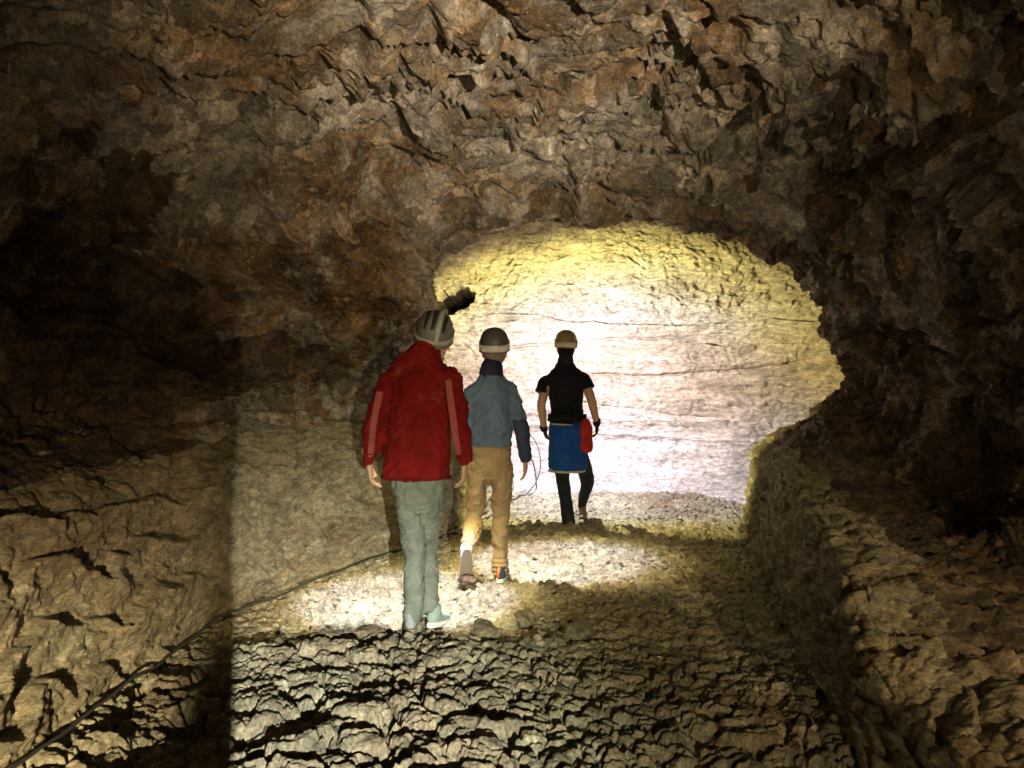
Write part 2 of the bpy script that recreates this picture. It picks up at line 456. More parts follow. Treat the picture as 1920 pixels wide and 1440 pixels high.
f1, f2, cid = worley(q * np.array([5, 5, 7], F32), 103)
d += top * ((cid - .5) * .07 * sstep(0, .3, f2 - f1))
d += top * (.05 * fbm(p * 6, 4, 270, .6) + .015 * fbm(p * 20, 3, 275, .6))
f1, f2, cid = worley(q * np.array([11, 11, 16], F32), 109)
d += (.006 + .02 * top) * (cid - .5) * sstep(0, .25, f2 - f1)
d += (.012 + .02 * top) * (ridged(q * np.array([9, 9, 16], F32), 4, 121) - 1.2)
# slanting ripples on the bedding
rip = np.sin((p[:, 0] * 26 + p[:, 2] * 30) + 5 * fbm(p * 2.5, 3, 210) * 3)
d += band * .008 * rip
for (z0, x0, k1, k2, x1, x2, dep) in ((1.83, .5, .05, .0, -.5, 2.7, .07), (1.46, 1.2, -.03, .05, .4, 3.3, .07), (1.10, 1.0, -.10, .0, .3, 2.8, .03), (2.12, .1, .02, .0, -.4, .75, .07)):
    zl = z0 + k1 * (p[:, 0] - x0) + k2 * (p[:, 0] - x0) ** 2 + .05 * warp[:, 2] + .02 * fbm(p * np.array([5, 1, 1], F32), 3, 240)
    d -= dep * 1.8 * np.exp(-((p[:, 2] - zl) / .014) ** 2) * sstep(x1, x1 + .3, p[:, 0]) * sstep(x2, x2 - .5, p[:, 0]) * (.6 + fbm(p * 2.2, 2, 250)).clip(0, 1)
Y2 = Y - d.reshape(nz, nx)
hx, hz = (X + .67 + .06 * warp[:, 0].reshape(nz, nx) + .12 * fbm(p * 7, 4, 260, .6).reshape(nz, nx)) / .27, (Z - 2.32 - .10 * (X + .7) + .14 * warp[:, 1].reshape(nz, nx) + .10 * fbm(p * 6, 4, 262, .6).reshape(nz, nx)) / .15
Y2 += 3.6 * sstep(1.05, .85, hx ** 2 + hz ** 2)
FP = np.stack([X, Y2, Z], -1)
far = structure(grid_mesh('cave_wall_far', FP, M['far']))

# ---------------------------------------------------------------- ground
gx = np.linspace(-2.3, 3.3, 760)
gy = np.concatenate([np.linspace(-3.4, 2.0, 70, endpoint=False), np.linspace(2.0, 5.4, 540, endpoint=False), np.linspace(5.4, 9.6, 360)])
GX, GY = np.meshgrid(gx, gy)
p = np.stack([GX, GY, GX * 0], -1).reshape(-1, 3).astype(F32)
wx = fbm(p * 2.4, 4, 300); wy = fbm(p * 2.4, 4, 310)
wx2 = fbm(p * 11, 4, 316, .6); wy2 = fbm(p * 11, 4, 318, .6)
q = p + np.stack([.14 * wx + .045 * wx2, .10 * wy + .035 * wy2, wx * 0], -1)
h = .05 * fbm(p * .8, 3, 301) + .018 * fbm(p * 3, 3, 303)
near = sstep(4.35, 3.3, p[:, 1] + .35 * wx + .2 * wy)          # slabby ground near the camera, gravel beyond
leftn = sstep(.35, -.35, p[:, 0] + .5 * wy)
# big slabs
f1, f2, cid = worley(q * np.array([4.9, 8.2, 1], F32), 305, True)
e = sstep(.02, .26, f2 - f1)
big = (.066 * e - .04 + .050 * (cid - .5) + .03 * (.5 - f1))
# small slabs, drawn out across the path
f1, f2, cid = worley(q * np.array([9.5, 17, 1], F32), 307, True)
e2 = sstep(.02, .35, f2 - f1)
small = (.036 * e2 - .024 + .032 * (cid - .5))
h += near * (leftn * (big + .55 * small) + (1 - leftn) * (.35 * big + small * .9))
h += (.35 + .65 * near) * .014 * (ridged(q * np.array([11, 19, 1], F32), 4, 320, .6) - 1.1)
# clods and gravel further on
f1, f2, cid = worley(q * np.array([19, 19, 1], F32), 308, True)
peb = (np.sqrt(np.clip(.55 - f1 ** 2, 0, None)) * (.3 + cid)) * .042
f1, f2, cid = worley(q * np.array([8, 8, 1], F32), 309, True)
peb2 = np.clip(.5 - f1 * 1.1, 0, None) * (cid > .7) * .07
h += (1 - near) * (peb + peb2 - .02)
h += .010 * fbm(p * 22, 4, 330, .6)
# a low broken rim just in front of the first walker
ry = p[:, 1] - (3.84 + .10 * wx + .05 * p[:, 0])
h += .034 * np.exp(-(ry / .13) ** 2) * sstep(-1.5, -1.2, p[:, 0]) * sstep(.55, .25, p[:, 0]) * (.6 + .9 * np.clip(wy + .3, 0, 1)) * (1 - .85 * np.exp(-((p[:, 0] + .50) / .16) ** 2))
# meets the walls
h += .10 * sstep(8.1, 8.7, p[:, 1])
GP = np.stack([GX, GY, h.reshape(GX.shape)], -1)
ground = structure(grid_mesh('ground', GP, M['floor']))

def bvh_of(ob):
    me = ob.data
    return BVHTree.FromPolygons([v.co for v in me.vertices], [tuple(f.vertices) for f in me.polygons])
G_BVH = bvh_of(ground)
def gz(x, y):
    hit = G_BVH.ray_cast(Vector((x, y, 2)), Vector((0, 0, -1)))
    return hit[0].z if hit[0] else 0.0

# an unseen rock column added behind the viewpoint to shade the left-hand wall
pr_ = cr(np.array([(-.3, .325), (.4, .322), (.9, .3205), (1.35, .318), (1.5, .2), (1.52, .01)]), 8)
ang = np.linspace(0, 2 * math.pi, 65)
PP = np.empty((len(pr_), 65, 3))
PP[..., 0] = -.1005 + pr_[:, 1:2] * np.cos(ang); PP[..., 1] = -.62 + .55 * pr_[:, 1:2] * np.sin(ang); PP[..., 2] = pr_[:, 0:1]
PP += .010 * fbm((PP.reshape(-1, 3) * 5).astype(F32), 3, 400).reshape(len(pr_), 65, 1)
PP[:, -1] = PP[:, 0]
structure(grid_mesh('shadow_blocker', PP, M['wall']))

# ---------------------------------------------------------------- loose gravel (stuff) and single rocks
def stone_verts(seed, sub=2, flat=.65, rough=.35):
    bm = bmesh.new()
    bmesh.ops.create_icosphere(bm, subdivisions=sub, radius=1)
    V = np.array([v.co for v in bm.verts], F32)
    Fc = [[v.index for v in f.verts] for f in bm.faces]
    bm.free()
    f1, f2, cid = worley(V * 1.3 + seed * 3.1, 500 + seed)
    V = V * (1 + rough * fbm(V * 1.1 + seed * 7, 3, 510))[:, None] * (1 - .25 * f1)[:, None]
    V[:, 2] *= flat
    return V, np.array(Fc)

protos = [stone_verts(k, 1, .6 + .05 * (k % 3)) for k in range(10)]
VV, FF, off = [], [], 0
cnt = 0
while cnt < 3600:
    y = 3.95 + (rng.random() ** .8) * 4.6
    xl, xr = np.interp(y, [3.9, 4.4, 5.6, 6.6, 7.3, 8.6], [-1.6, -1.6, -1.1, -.6, -.35, 0]), np.interp(y, [3.9, 5.6, 7.3, 8.6], [.9, 1.7, 2.1, 2.6])
    x = xl + rng.random() * (xr - xl)
    if y < 4.2 and x > .5: continue
    r = .006 + .022 * rng.random() ** 3.2
    V, Fc = protos[rng.integers(10)]
    a = rng.random() * 6.28
    R = np.array([[math.cos(a), -math.sin(a), 0], [math.sin(a), math.cos(a), 0], [0, 0, 1]])
    VV.append(V @ R.T * r * np.array([1, 1, .9]) + [x, y, gz(x, y) + r * .25]); FF.append(Fc + off); off += len(V); cnt += 1
me = bpy.data.meshes.new('gravel')
me.from_pydata(np.concatenate(VV).tolist(), [], np.concatenate(FF).tolist())
me.materials.append(M['gravel'])
go = bpy.data.objects.new('gravel', me); COL.objects.link(go)
go['kind'] = 'stuff'; go['label'] = 'small loose gravel strewn over the lit cave floor'; go['category'] = 'gravel'

def rock(x, y, size, seed, mat, label, group=None, rot=0., flat=1.0, name='rock', sink=.3):
    V, Fc = stone_verts(seed, 4, flat, .45)
    f1, f2, cid = worley(V * 2.6, 530 + seed)
    V = V * (1 + .12 * (cid - .5) * sstep(0, .25, f2 - f1) + .05 * fbm(V * 6, 3, 540))[:, None]
    V = V * np.array(size)
    me = bpy.data.meshes.new(name)
    me.from_pydata(V.tolist(), [], Fc.tolist())
    for f in me.polygons: f.use_smooth = True
    me.materials.append(mat)
    ob = bpy.data.objects.new(name, me); COL.objects.link(ob)
    ob.location = (x, y, gz(x, y) + size[2] * flat * (1 - sink)); ob.rotation_euler = (0, 0, rot)
    tag(ob, label, 'rock', group)
    return ob

def at(u, v, d=None, z=0.0):
    """world point on the plane at height z seen along photograph pixel u, v (or at depth d)"""
    if d is None:
        d = (1.35 - z) * 1440 / (v - 720)
    return ((u - 960) / 1440 * d, d, 1.35 - (v - 720) / 1440 * d)

x, y, _ = at(878, 1104)
rock(x, y, (.075, .06, .05), 3, M['wall_dark_shade'], 'dark brown angular rock lying in front of the second walker\'s raised foot', flat=.8, rot=.3)
RG = 'rocks along the broken rim in front of the first walker'
for (u, v, sx, sy, sz, sd, lab) in [
    (985, 1172, .085, .06, .060, 11, 'largest rock of the broken rim, right of the red-jacketed walker\'s shoes'),
    (905, 1190, .10, .07, .060, 12, 'low mossy rock of the rim just right of the green shoe'),
    (690, 1188, .12, .07, .050, 13, 'flat dark rock of the rim just left of the grey shoe'),
    (610, 1200, .10, .06, .045, 14, 'leftmost flat rock of the rim below the white light pool'),
    (1085, 1195, .12, .08, .055, 15, 'broad rounded rock at the right end of the rim'),
    (1050, 1290, .08, .05, .035, 16, 'small slab in front of the broad rounded rock')]:
    x, y, _ = at(u, v + 8)
    rock(x, y, (sx, sy, sz), sd, M['floor'], lab, RG, rot=sd * .7, flat=.9)
x, y, _ = at(1430, 1387); rock(x, y, (.028, .015, .012), 21, M['pale_stone'], 'small white stone chip on the dark floor at the lower right', name='stone_chip', sink=.1)
x, y, _ = at(1236, 1238); rock(x, y, (.030, .012, .010), 22, M['pale_stone'], 'thin pale stone chip on the brown floor in the middle right', name='stone_chip', sink=.1)

# ---------------------------------------------------------------- the cable along the foot of the left wall
W_BVH = bvh_of(lw)
F_BVH = bvh_of(far)
ck = [(-1.66, 1.6, .10), (-1.66, 2.4, .08), (-1.66, 3.0, .06), (-1.66, 3.4, .05), (-1.66, 3.85, .03), (-1.63, 4.4, .03), (-1.46, 4.83, .03), (-1.2, 5.45, .03),
      (-.92, 6.03, .03), (-.58, 6.6, .04), (-.34, 7.3, .03), (-.10, 8.0, .03), (.07, 8.5, .06), (.24, 8.62, .2), (.32, 8.72, .38), (.30, 8.8, .62), (.16, 8.9, .80), (.02, 8.95, .9)]
cp = cr(ck, 14)
pts = []
R_ = .0072
for k, c in enumerate(cp):
    c = Vector(c) + Vector((0, 0, .006 * math.sin(k * .5) + .01 * math.sin(k * .21)))
    for B in (W_BVH, F_BVH):
        loc, nor, idx, dist = B.find_nearest(c)
        if nor is not None:
            inside = Vector((.4, min(c.y, 8.0), 1.2)) - loc
            n = nor if nor.dot(inside) > 0 else -nor
            if (c - loc).dot(n) < R_ * 2.6:
                c = loc + n * R_ * 2.6
    g = gz(c.x, c.y) + R_
    gm = max(gz(c.x + dx, c.y + dy) for dx in (-.04, 0, .05) for dy in (-.05, 0, .05)) + R_
    if c.z < gm: c.z = gm
    pts.append(np.array(c))
pts = np.array(pts)
for _ in range(2):
    pts[1:-1] = .5 * pts[1:-1] + .25 * (pts[:-2] + pts[2:])

def tube_rings(bm, C, A, ref=(0, 1, 0), seg=14, cap=True):
    """closed tube through centres C with (a, b) half-axes A; b is the half-axis towards ref"""
    C = np.asarray(C, float); A = np.asarray(A, float)
    Tn = np.gradient(C, axis=0); Tn /= np.linalg.norm(Tn, axis=1, keepdims=True) + 1e-12
    rings = []
    def ring(c, t, ab):
        f = np.array(ref, float)
        s = np.cross(t, f)
        if np.linalg.norm(s) < .15:
            s = np.cross(t, (0, 0, 1) if abs(t[2]) < .9 else (1, 0, 0))
        s /= np.linalg.norm(s); fr = np.cross(s, t)
        return [bm.verts.new(c + s * ab[0] * math.cos(x) + fr * ab[1] * math.sin(x)) for x in np.linspace(0, 2 * math.pi, seg, endpoint=False)]
    r0 = A[0].min(); r1 = A[-1].min()
    if cap:
        rings.append(ring(C[0] - Tn[0] * r0 * .55, Tn[0], A[0] * .75))
    for c, t, ab in zip(C, Tn, A):
        rings.append(ring(c, t, ab))
    if cap:
        rings.append(ring(C[-1] + Tn[-1] * r1 * .55, Tn[-1], A[-1] * .75))
    for a, b in zip(rings[:-1], rings[1:]):
        for k in range(seg):
            bm.faces.new((a[k], a[(k + 1) % seg], b[(k + 1) % seg], b[k]))
    bm.faces.new(list(reversed(rings[0]))); bm.faces.new(rings[-1])

bm = bmesh.new()
tube_rings(bm, pts, np.full((len(pts), 2), R_), seg=8)
tag(link_bm('cable', bm, M['cable']), 'thin black cable running along the foot of the left cave wall', 'cable')

# ---------------------------------------------------------------- people
def limb(bm, keys, n=5, ref=(0, 1, 0), seg=16, cap=True):
    """keys: (x, y, z, a, b)"""
    K = cr([k if len(k) == 5 else (*k, k[3]) for k in keys], n)
    tube_rings(bm, K[:, :3], np.maximum(K[:, 3:], .003), ref, seg, cap)

def fuse(name, bm, mat, parent, voxel=.009, smooth=6, wrinkle=0, wscale=9, seed=0):
    bmesh.ops.recalc_face_normals(bm, faces=bm.faces)
    me = bpy.data.meshes.new(name + '_src'); bm.to_mesh(me); bm.free()
    tmp = bpy.data.objects.new('tmp', me); COL.objects.link(tmp)
    r = tmp.modifiers.new('r', 'REMESH'); r.mode = 'VOXEL'; r.voxel_size = voxel; r.use_smooth_shade = True
    s_ = tmp.modifiers.new('s', 'SMOOTH'); s_.factor = .5; s_.iterations = smooth
    dg = bpy.context.evaluated_depsgraph_get()
    out = bpy.data.meshes.new_from_object(tmp.evaluated_get(dg))
    bpy.data.objects.remove(tmp); bpy.data.meshes.remove(me)
    out.name = name
    n = len(out.vertices)
    if wrinkle and n:
        V = np.empty(n * 3, F32); out.vertices.foreach_get('co', V); V = V.reshape(-1, 3)
        Nn = np.empty(n * 3, F32); out.vertices.foreach_get('normal', Nn); Nn = Nn.reshape(-1, 3)
        w = fbm(V * np.array([wscale, wscale, wscale * .8], F32) + seed, 2, 600 + seed)
        S = V.copy(); S[:, 2] += .55 * V[:, 0] * np.sign(V[:, 0] - V[:, 0].mean())
        w2 = np.clip(ridged(S * np.array([4.5, 4.5, 11], F32) + .9 * w[:, None], 2, 620 + seed, .4) - .9, -.3, 1) ** 2 * 2.2
        w3 = np.clip(ridged(V * np.array([11, 11, 22], F32) + .5 * w[:, None], 2, 640 + seed, .4) - 1, 0, 1)
        V = V + Nn * (wrinkle * (w * .7 + .9 * w2 + .4 * w3 - .4))[:, None]
        out.vertices.foreach_set('co', V.reshape(-1).astype(F32)); out.update()
    out.materials.clear(); out.materials.append(mat)
    for f in out.polygons: f.use_smooth = True
    ob = bpy.data.objects.new(name, out); COL.objects.link(ob)
    if parent: ob.parent = parent
    return ob

def hand(bm, wrist, d, palm_n, side, s=1.0, curl=.5):
    """relaxed hand: wrist point, direction of the fingers, palm normal, side towards the thumb"""
    w = Vector(wrist); d = Vector(d).normalized(); pn = Vector(palm_n); pn = (pn - d * pn.dot(d)).normalized()
    sd = d.cross(pn).normalized()
    if sd.dot(Vector(side)) < 0: sd = -sd
    L = lambda a, b, c: tuple(w + d * a * s + sd * b * s + pn * c * s)
    ref = tuple(pn)
    limb(bm, [(*L(-.02, 0, 0), .027 * s, .020 * s), (*L(.02, 0, 0), .034 * s, .017 * s), (*L(.065, 0, .002), .041 * s, .015 * s), (*L(.09, 0, .005), .038 * s, .012 * s)], 4, ref, 12)
    for k, (off, ln) in enumerate([(.030, .070), (.010, .080), (-.010, .074), (-.029, .058)]):
        c1, c2 = curl * (.75 + .08 * k), curl * (1.5 + .12 * k)
        a0 = L(.080, off, .003)
        x1, z1 = .080 + ln * .45 * math.cos(c1), .003 + ln * .45 * math.sin(c1)
        x2, z2 = x1 + ln * .32 * math.cos(c2), z1 + ln * .32 * math.sin(c2)
        x3, z3 = x2 + ln * .25 * math.cos(c2 + .4), z2 + ln * .25 * math.sin(c2 + .4)
        r = .0088 * s
        limb(bm, [(*a0, r, r), (*L(x1, off * 1.05, z1), r * .97, r * .97), (*L(x2, off * 1.02, z2), r * .9, r * .9), (*L(x3, off, z3), r * .8, r * .8)], 3, ref, 8)
    limb(bm, [(*L(.018, .026, .004), .014 * s, .012 * s), (*L(.045, .048, .012), .011 * s, .011 * s), (*L(.070, .054, .022), .0095 * s, .0095 * s), (*L(.088, .050, .030), .008 * s, .008 * s)], 3, ref, 8)

def head(bm, c, tilt=0., yaw=0., s=1.0):
    """head with nose, brow, eyes, mouth, ears and chin, looking along +y"""
    R = Matrix.Rotation(yaw, 3, 'Z') @ Matrix.Rotation(-tilt, 3, 'X')
    def q(x, y, z): return tuple(Vector(c) + R @ (Vector((x, y, z)) * s))
    up = tuple(R @ Vector((0, 1, 0)))
    limb(bm, [(*q(0, .030, -.115), .030 * s, .035 * s), (*q(0, .022, -.085), .052 * s, .068 * s), (*q(0, .006, -.03), .069 * s, .090 * s), (*q(0, -.002, .03), .075 * s, .097 * s),
              (*q(0, -.004, .08), .066 * s, .084 * s), (*q(0, -.004, .108), .035 * s, .05 * s)], 5, up, 18)
    limb(bm, [(*q(0, .092, .012), .010 * s, .008 * s), (*q(0, .112, -.022), .015 * s, .012 * s), (*q(0, .100, -.036), .013 * s, .008 * s)], 3, up, 8)
    for sx in (-1, 1):
        limb(bm, [(*q(.012 * sx, .088, .024), .010 * s, .008 * s), (*q(.050 * sx, .072, .022), .010 * s, .008 * s)], 3, (0, 0, 1), 8)      # brow
        limb(bm, [(*q(.028 * sx, .080, .004), .012 * s, .010 * s), (*q(.036 * sx, .078, .004), .012 * s, .010 * s)], 2, (0, 0, 1), 8)      # eyelids
        limb(bm, [(*q(.074 * sx, -.004, -.045), .010 * s, .012 * s), (*q(.080 * sx, -.014, -.02), .010 * s, .017 * s), (*q(.082 * sx, -.018, .006), .009 * s, .020 * s), (*q(.078 * sx, -.014, .022), .007 * s, .012 * s)], 3, up, 8)
    limb(bm, [(*q(-.022, .088, -.062), .006 * s, .008 * s), (*q(0, .096, -.062), .008 * s, .010 * s), (*q(.022, .088, -.062), .006 * s, .008 * s)], 3, (0, 0, 1), 8)

def helmet(parent, c, tilt, yaw, mat, s=1.0, roll=0., band='wide'):
    """helmet shell with brim; strap and lamp are its sub-parts. Returns the lamp's place and direction"""
    R = Matrix.Rotation(yaw, 3, 'Z') @ Matrix.Rotation(-tilt, 3, 'X') @ Matrix.Rotation(roll, 3, 'Y')
    C0 = Vector(c)
    bm = bmesh.new()
    prof = [(1.07, -.030), (1.10, -.026), (1.03, -.015), (1.02, .01), (.99, .045), (.90, .078), (.72, .105), (.45, .122), (.15, .129), (0.02, .130)]
    seg = 36
    rings = []
    for (f, z) in prof:
        ring = []
        for k in range(seg):
            a = 2 * math.pi * k / seg
            rib = 1 + .022 * math.cos(a * 6) * (1 if .02 < z < .12 else 0)
            br = 1.06 if (z < -.02 and math.sin(a) > .4) else 1
            ring.append(bm.verts.new(C0 + R @ (Vector((.096 * f * rib * math.cos(a), .118 * f * rib * br * math.sin(a), z)) * s)))
        rings.append(ring)
    for a, b in zip(rings[:-1], rings[1:]):
        for k in range(seg): bm.faces.new((a[k], a[(k + 1) % seg], b[(k + 1) % seg], b[k]))
    bm.faces.new(rings[-1])
    inner = [bm.verts.new(C0 + R @ (Vector((.090 * math.cos(2 * math.pi * k / seg), .112 * math.sin(2 * math.pi * k / seg), -.022)) * s)) for k in range(seg)]
    for k in range(seg): bm.faces.new((rings[0][(k + 1) % seg], rings[0][k], inner[k], inner[(k + 1) % seg]))
    hm = link_bm('helmet', bm, mat, parent)
    def strip(pts_, w, mat_, name, par):
        bm = bmesh.new()
        prev = None
        for (pp, wd, nn) in pts_:
            vs = [bm.verts.new(C0 + R @ ((pp + wd * a + nn * b) * s)) for a, b in ((-w, .001), (-w, .005), (w, .005), (w, .001))]
            if prev:
                for k in range(4): bm.faces.new((prev[k], prev[(k + 1) % 4], vs[(k + 1) % 4], vs[k]))
            prev = vs
        bmesh.ops.recalc_face_normals(bm, faces=bm.faces)
        return link_bm(name, bm, mat_, par)
    pts_ = []
    for k in range(61):
        a = 2 * math.pi * k / 60
        z = .012 + .012 * math.sin(a) + .004 * math.sin(3 * a)
        pts_.append((Vector((.0995 * math.cos(a), .1215 * math.sin(a), z)), Vector((0, 0, 1)), Vector((math.cos(a), math.sin(a), 0))))
    sm = M['strap_grey'] if band == 'double' else M['strap']
    st = strip(pts_, .022 if band == 'wide' else .014, sm, 'headlamp_strap', hm)
    if band == 'double':
        pts_ = []
        for k in range(25):
            a = math.pi * k / 24
            pts_.append((Vector((.03, -.122 * math.cos(a), .012 + .128 * math.sin(a))), Vector((1, 0, 0)), Vector((0, -math.cos(a), math.sin(a)))))
        strip(pts_, .013, sm, 'headlamp_strap', hm)
        for xo, zs in ((-.035, .122), (.003, .130), (.058, .108)):
            pts_ = []
            for k in range(15):
                a = .45 + 1.0 * k / 14
                pts_.append((Vector((xo, -.119 * math.cos(a) * (1 - abs(xo) * 1.6), .010 + zs * math.sin(a))), Vector((1, 0, 0)), Vector((0, -math.cos(a), math.sin(a)))))
            strip(pts_, .009, M['lampbody'], 'vent', hm)
    bm = bmesh.new()
    bmesh.ops.create_cube(bm, size=1, matrix=Matrix.Translation(C0) @ R.to_4x4() @ Matrix.Translation((0, .142, .03)) @ Matrix.Diagonal((.062, .036, .042, 1)))
    bmesh.ops.bevel(bm, geom=bm.edges[:], offset=.008, segments=2, affect='EDGES')
    lb = link_bm('headlamp', bm, M['lampbody'], hm)
    bm = bmesh.new()
    bmesh.ops.create_cone(bm, cap_ends=True, segments=20, radius1=.016, radius2=.014, depth=.008, matrix=Matrix.Translation(C0) @ R.to_4x4() @ Matrix.Translation((0, .163, .03)) @ Matrix.Rotation(-math.pi / 2, 4, 'X'))
    return hm, C0 + R @ Vector((0, .185, .03)), (R @ Vector((0, 1, 0))), bm

def shoe(parent, heel, toe_dir, pitch, mat, sole, s=1.0, roll=0.):
    """shoe along +y from the heel; pitch < 0 lifts the heel"""
    yaw = math.atan2(-toe_dir[0], toe_dir[1])
    Mx = Matrix.Translation(Vector(heel)) @ Matrix.Rotation(yaw, 4, 'Z') @ Matrix.Rotation(pitch, 4, 'X') @ Matrix.Rotation(roll, 4, 'Y') @ Matrix.Scale(s, 4)
    bm = bmesh.new()
    limb(bm, [(0, .0, .050, .030, .034), (0, .03, .052, .037, .040), (0, .09, .050, .039, .040), (0, .15, .043, .043, .033), (0, .21, .035, .044, .024), (0, .255, .030, .033, .018)], 4, (0, 0, 1), 18)
    limb(bm, [(0, .035, .05, .036, .046), (0, .03, .10, .038, .050)], 3, (0, 1, 0), 16)
    bm.transform(Mx)
    up = fuse('shoe', bm, mat, parent, .007, 3)
    bm = bmesh.new()
    out = []
    for k in range(28):
        a = 2 * math.pi * k / 28
        y = .118 + .155 * math.sin(a); x = (.040 + .006 * math.sin(a)) * math.copysign(abs(math.cos(a)) ** .7, math.cos(a))
        out.append((x, y))
    lo = [bm.verts.new((x, y, .0 + (.012 if y > .235 else 0))) for x, y in out]; mi_ = [bm.verts.new((x * 1.06, 0.118 + (y - .118) * 1.02, .012)) for x, y in out]; hi = [bm.verts.new((x, y, .028)) for x, y in out]
    for a, b in ((lo, mi_), (mi_, hi)):
        for k in range(28): bm.faces.new((a[k], a[(k + 1) % 28], b[(k + 1) % 28], b[k]))
    bm.faces.new(list(reversed(lo))); bm.faces.new(hi)
    bm.transform(Mx)
    link_bm('sole', bm, sole, up, smooth=False)
    return up, Mx

def lens(bm, hm):
    # the lamp housing is the last child with that name
    lb = [c for c in hm.children if c.name.startswith('headlamp') and not c.name.startswith('headlamp_strap')][0]
    return link_bm('lens', bm, M['lens'], hm)

def W(u, v, D):
    return ((u - 960) / 1440 * D, 1.35 - (v - 720) / 1440 * D)

# ---- lamps
def lamp(name, loc, direction, watts, stops, cone, size=.012):
    l = bpy.data.lights.new(name, 'SPOT')
    l.energy = watts; l.spot_size = math.radians(cone); l.spot_blend = .25; l.shadow_soft_size = size
    l.use_nodes = True
    t = l.node_tree
    em = t.nodes['Emission']
    tc = t.nodes.new('ShaderNodeTexCoord')
    sep = t.nodes.new('ShaderNodeSeparateXYZ')
    t.links.new(tc.outputs['Normal'], sep.inputs[0])
    ab = t.nodes.new('ShaderNodeMath'); ab.operation = 'ABSOLUTE'; t.links.new(sep.outputs[2], ab.inputs[0])
    ac = t.nodes.new('ShaderNodeMath'); ac.operation = 'ARCCOSINE'; ac.use_clamp = False; t.links.new(ab.outputs[0], ac.inputs[0])
    mp = t.nodes.new('ShaderNodeMath'); mp.operation = 'DIVIDE'; mp.inputs[1].default_value = math.radians(90); t.links.new(ac.outputs[0], mp.inputs[0])
    c = ramp(t, mp.outputs[0], [(a / 90, col) for a, col in stops])
    t.links.new(c, em.inputs['Color'])
    ob = bpy.data.objects.new(name, l); COL.objects.link(ob)
    ob.location = loc
    ob.rotation_euler = Vector(direction).to_track_quat('-Z', 'Y').to_euler()
    return ob

# ======== first walker: red jacket
D = 4.14
r0 = ((785 - 960) / 1440 * D, D)
g0 = gz(*r0)
def wl(u, v, dy=0., D=D):
    """pixel -> world at the walker's own distance, with a step dy in depth"""
    x, z = W(u, v, D + dy)
    return (x, D + dy, z)
def K(pt, a, b=None): return (*pt, a, a if b is None else b)

# -- body
bm = bmesh.new()
HC = wl(814, 640, .12)
head(bm, HC, tilt=-.42, yaw=-.10)
limb(bm, [K(wl(790, 680, .03), .058), K(wl(800, 662, .06), .055), K(wl(810, 650, .10), .055)])
limb(bm, [K(wl(785, 905), .125, .085), K(wl(785, 830), .13, .085), K(wl(785, 750), .13, .085), K(wl(788, 715, .02), .115, .07), K(wl(790, 690, .03), .06, .06)])
# arms
ls, le, lwr = wl(727, 714), wl(702, 798, -.05), wl(692, 868, .05)
rs, re, rwr = wl(850, 712), wl(865, 795, -.06), wl(871, 866, .02)
for sh_, el, wr in ((ls, le, lwr), (rs, re, rwr)):
    limb(bm, [K(sh_, .030), K(el, .032), K(wr, .028)])
hand(bm, rwr, (.02, .05, -1), (-1, .2, 0), (0, 1, 0), 1.05, .55)
hand(bm, lwr, (.05, .15, -1), (1, .2, 0), (0, 1, 0), 1.05, .5)
# legs
lh, lk, la = wl(764, 910), wl(777, 1040, .05), wl(774, 1152, 0.)
rh, rk, ra = wl(806, 910), wl(801, 1035, .20), wl(798, 1138, .06)
for a, b, c in ((lh, lk, la), (rh, rk, ra)):
    limb(bm, [K(a, .055), K(b, .042), K(c, .036)])
person1 = fuse('person', bm, M['skin'], None, .007, 3)
tag(person1, 'person in a red jacket and grey green trousers walking away, nearest of three', 'person')
# -- jacket
bm = bmesh.new()
limb(bm, [K(wl(780, 898), .186, .135), K(wl(780, 870), .192, .135), K(wl(781, 830), .190, .130), K(wl(783, 780), .186, .128), K(wl(786, 730, .01), .186, .125), K(wl(788, 705, .02), .188, .115), K(wl(790, 688, .025), .168, .10), K(wl(792, 675, .03), .128, .092), K(wl(795, 662, .04), .094, .085), K(wl(799, 648, .055), .078, .078)], 6, cap=False)
limb(bm, [K(wl(738, 704, .01), .056), K(ls, .058), K(wl(713, 750, -.03), .060), K(le, .057), K(wl(697, 835, .01), .052), K(wl(692, 866, .05), .046)])
limb(bm, [K(wl(842, 702, .01), .056), K(rs, .058), K(wl(857, 745, -.03), .058), K(re, .055), K(wl(869, 832, -.02), .049), K(wl(871, 860, .01), .043)])
jacket = fuse('jacket', bm, M['red'], person1, .008, 3, .030, 6, 1)
bm = bmesh.new()
limb(bm, [K(wl(780, 891), .198, .144), K(wl(780, 895), .200, .146), K(wl(780, 899.5), .198, .143)], 3, cap=False)
fuse('hem_band', bm, M['hemred'], jacket, .008, 2, .016, 6, 15)
def arm_stripe(a, b, c, off, w=.019):
    bm = bmesh.new()
    limb(bm, [K((a[0] + off[0], a[1] - .071, a[2]), w, .006), K((b[0] + off[0], b[1] - .066, b[2]), w, .006), K((c[0] + off[0], c[1] - .060, c[2]), w * .9, .006)], 8)
    return link_bm('sleeve_stripe', bm, M['stripe'], jacket)
arm_stripe(wl(716, 735, -.03), wl(705, 790, -.05), wl(699, 848, .02), (.0, 0))
arm_stripe(wl(842, 712, -.02), wl(852, 790, -.055), wl(861, 850, -.01), (.0, 0))
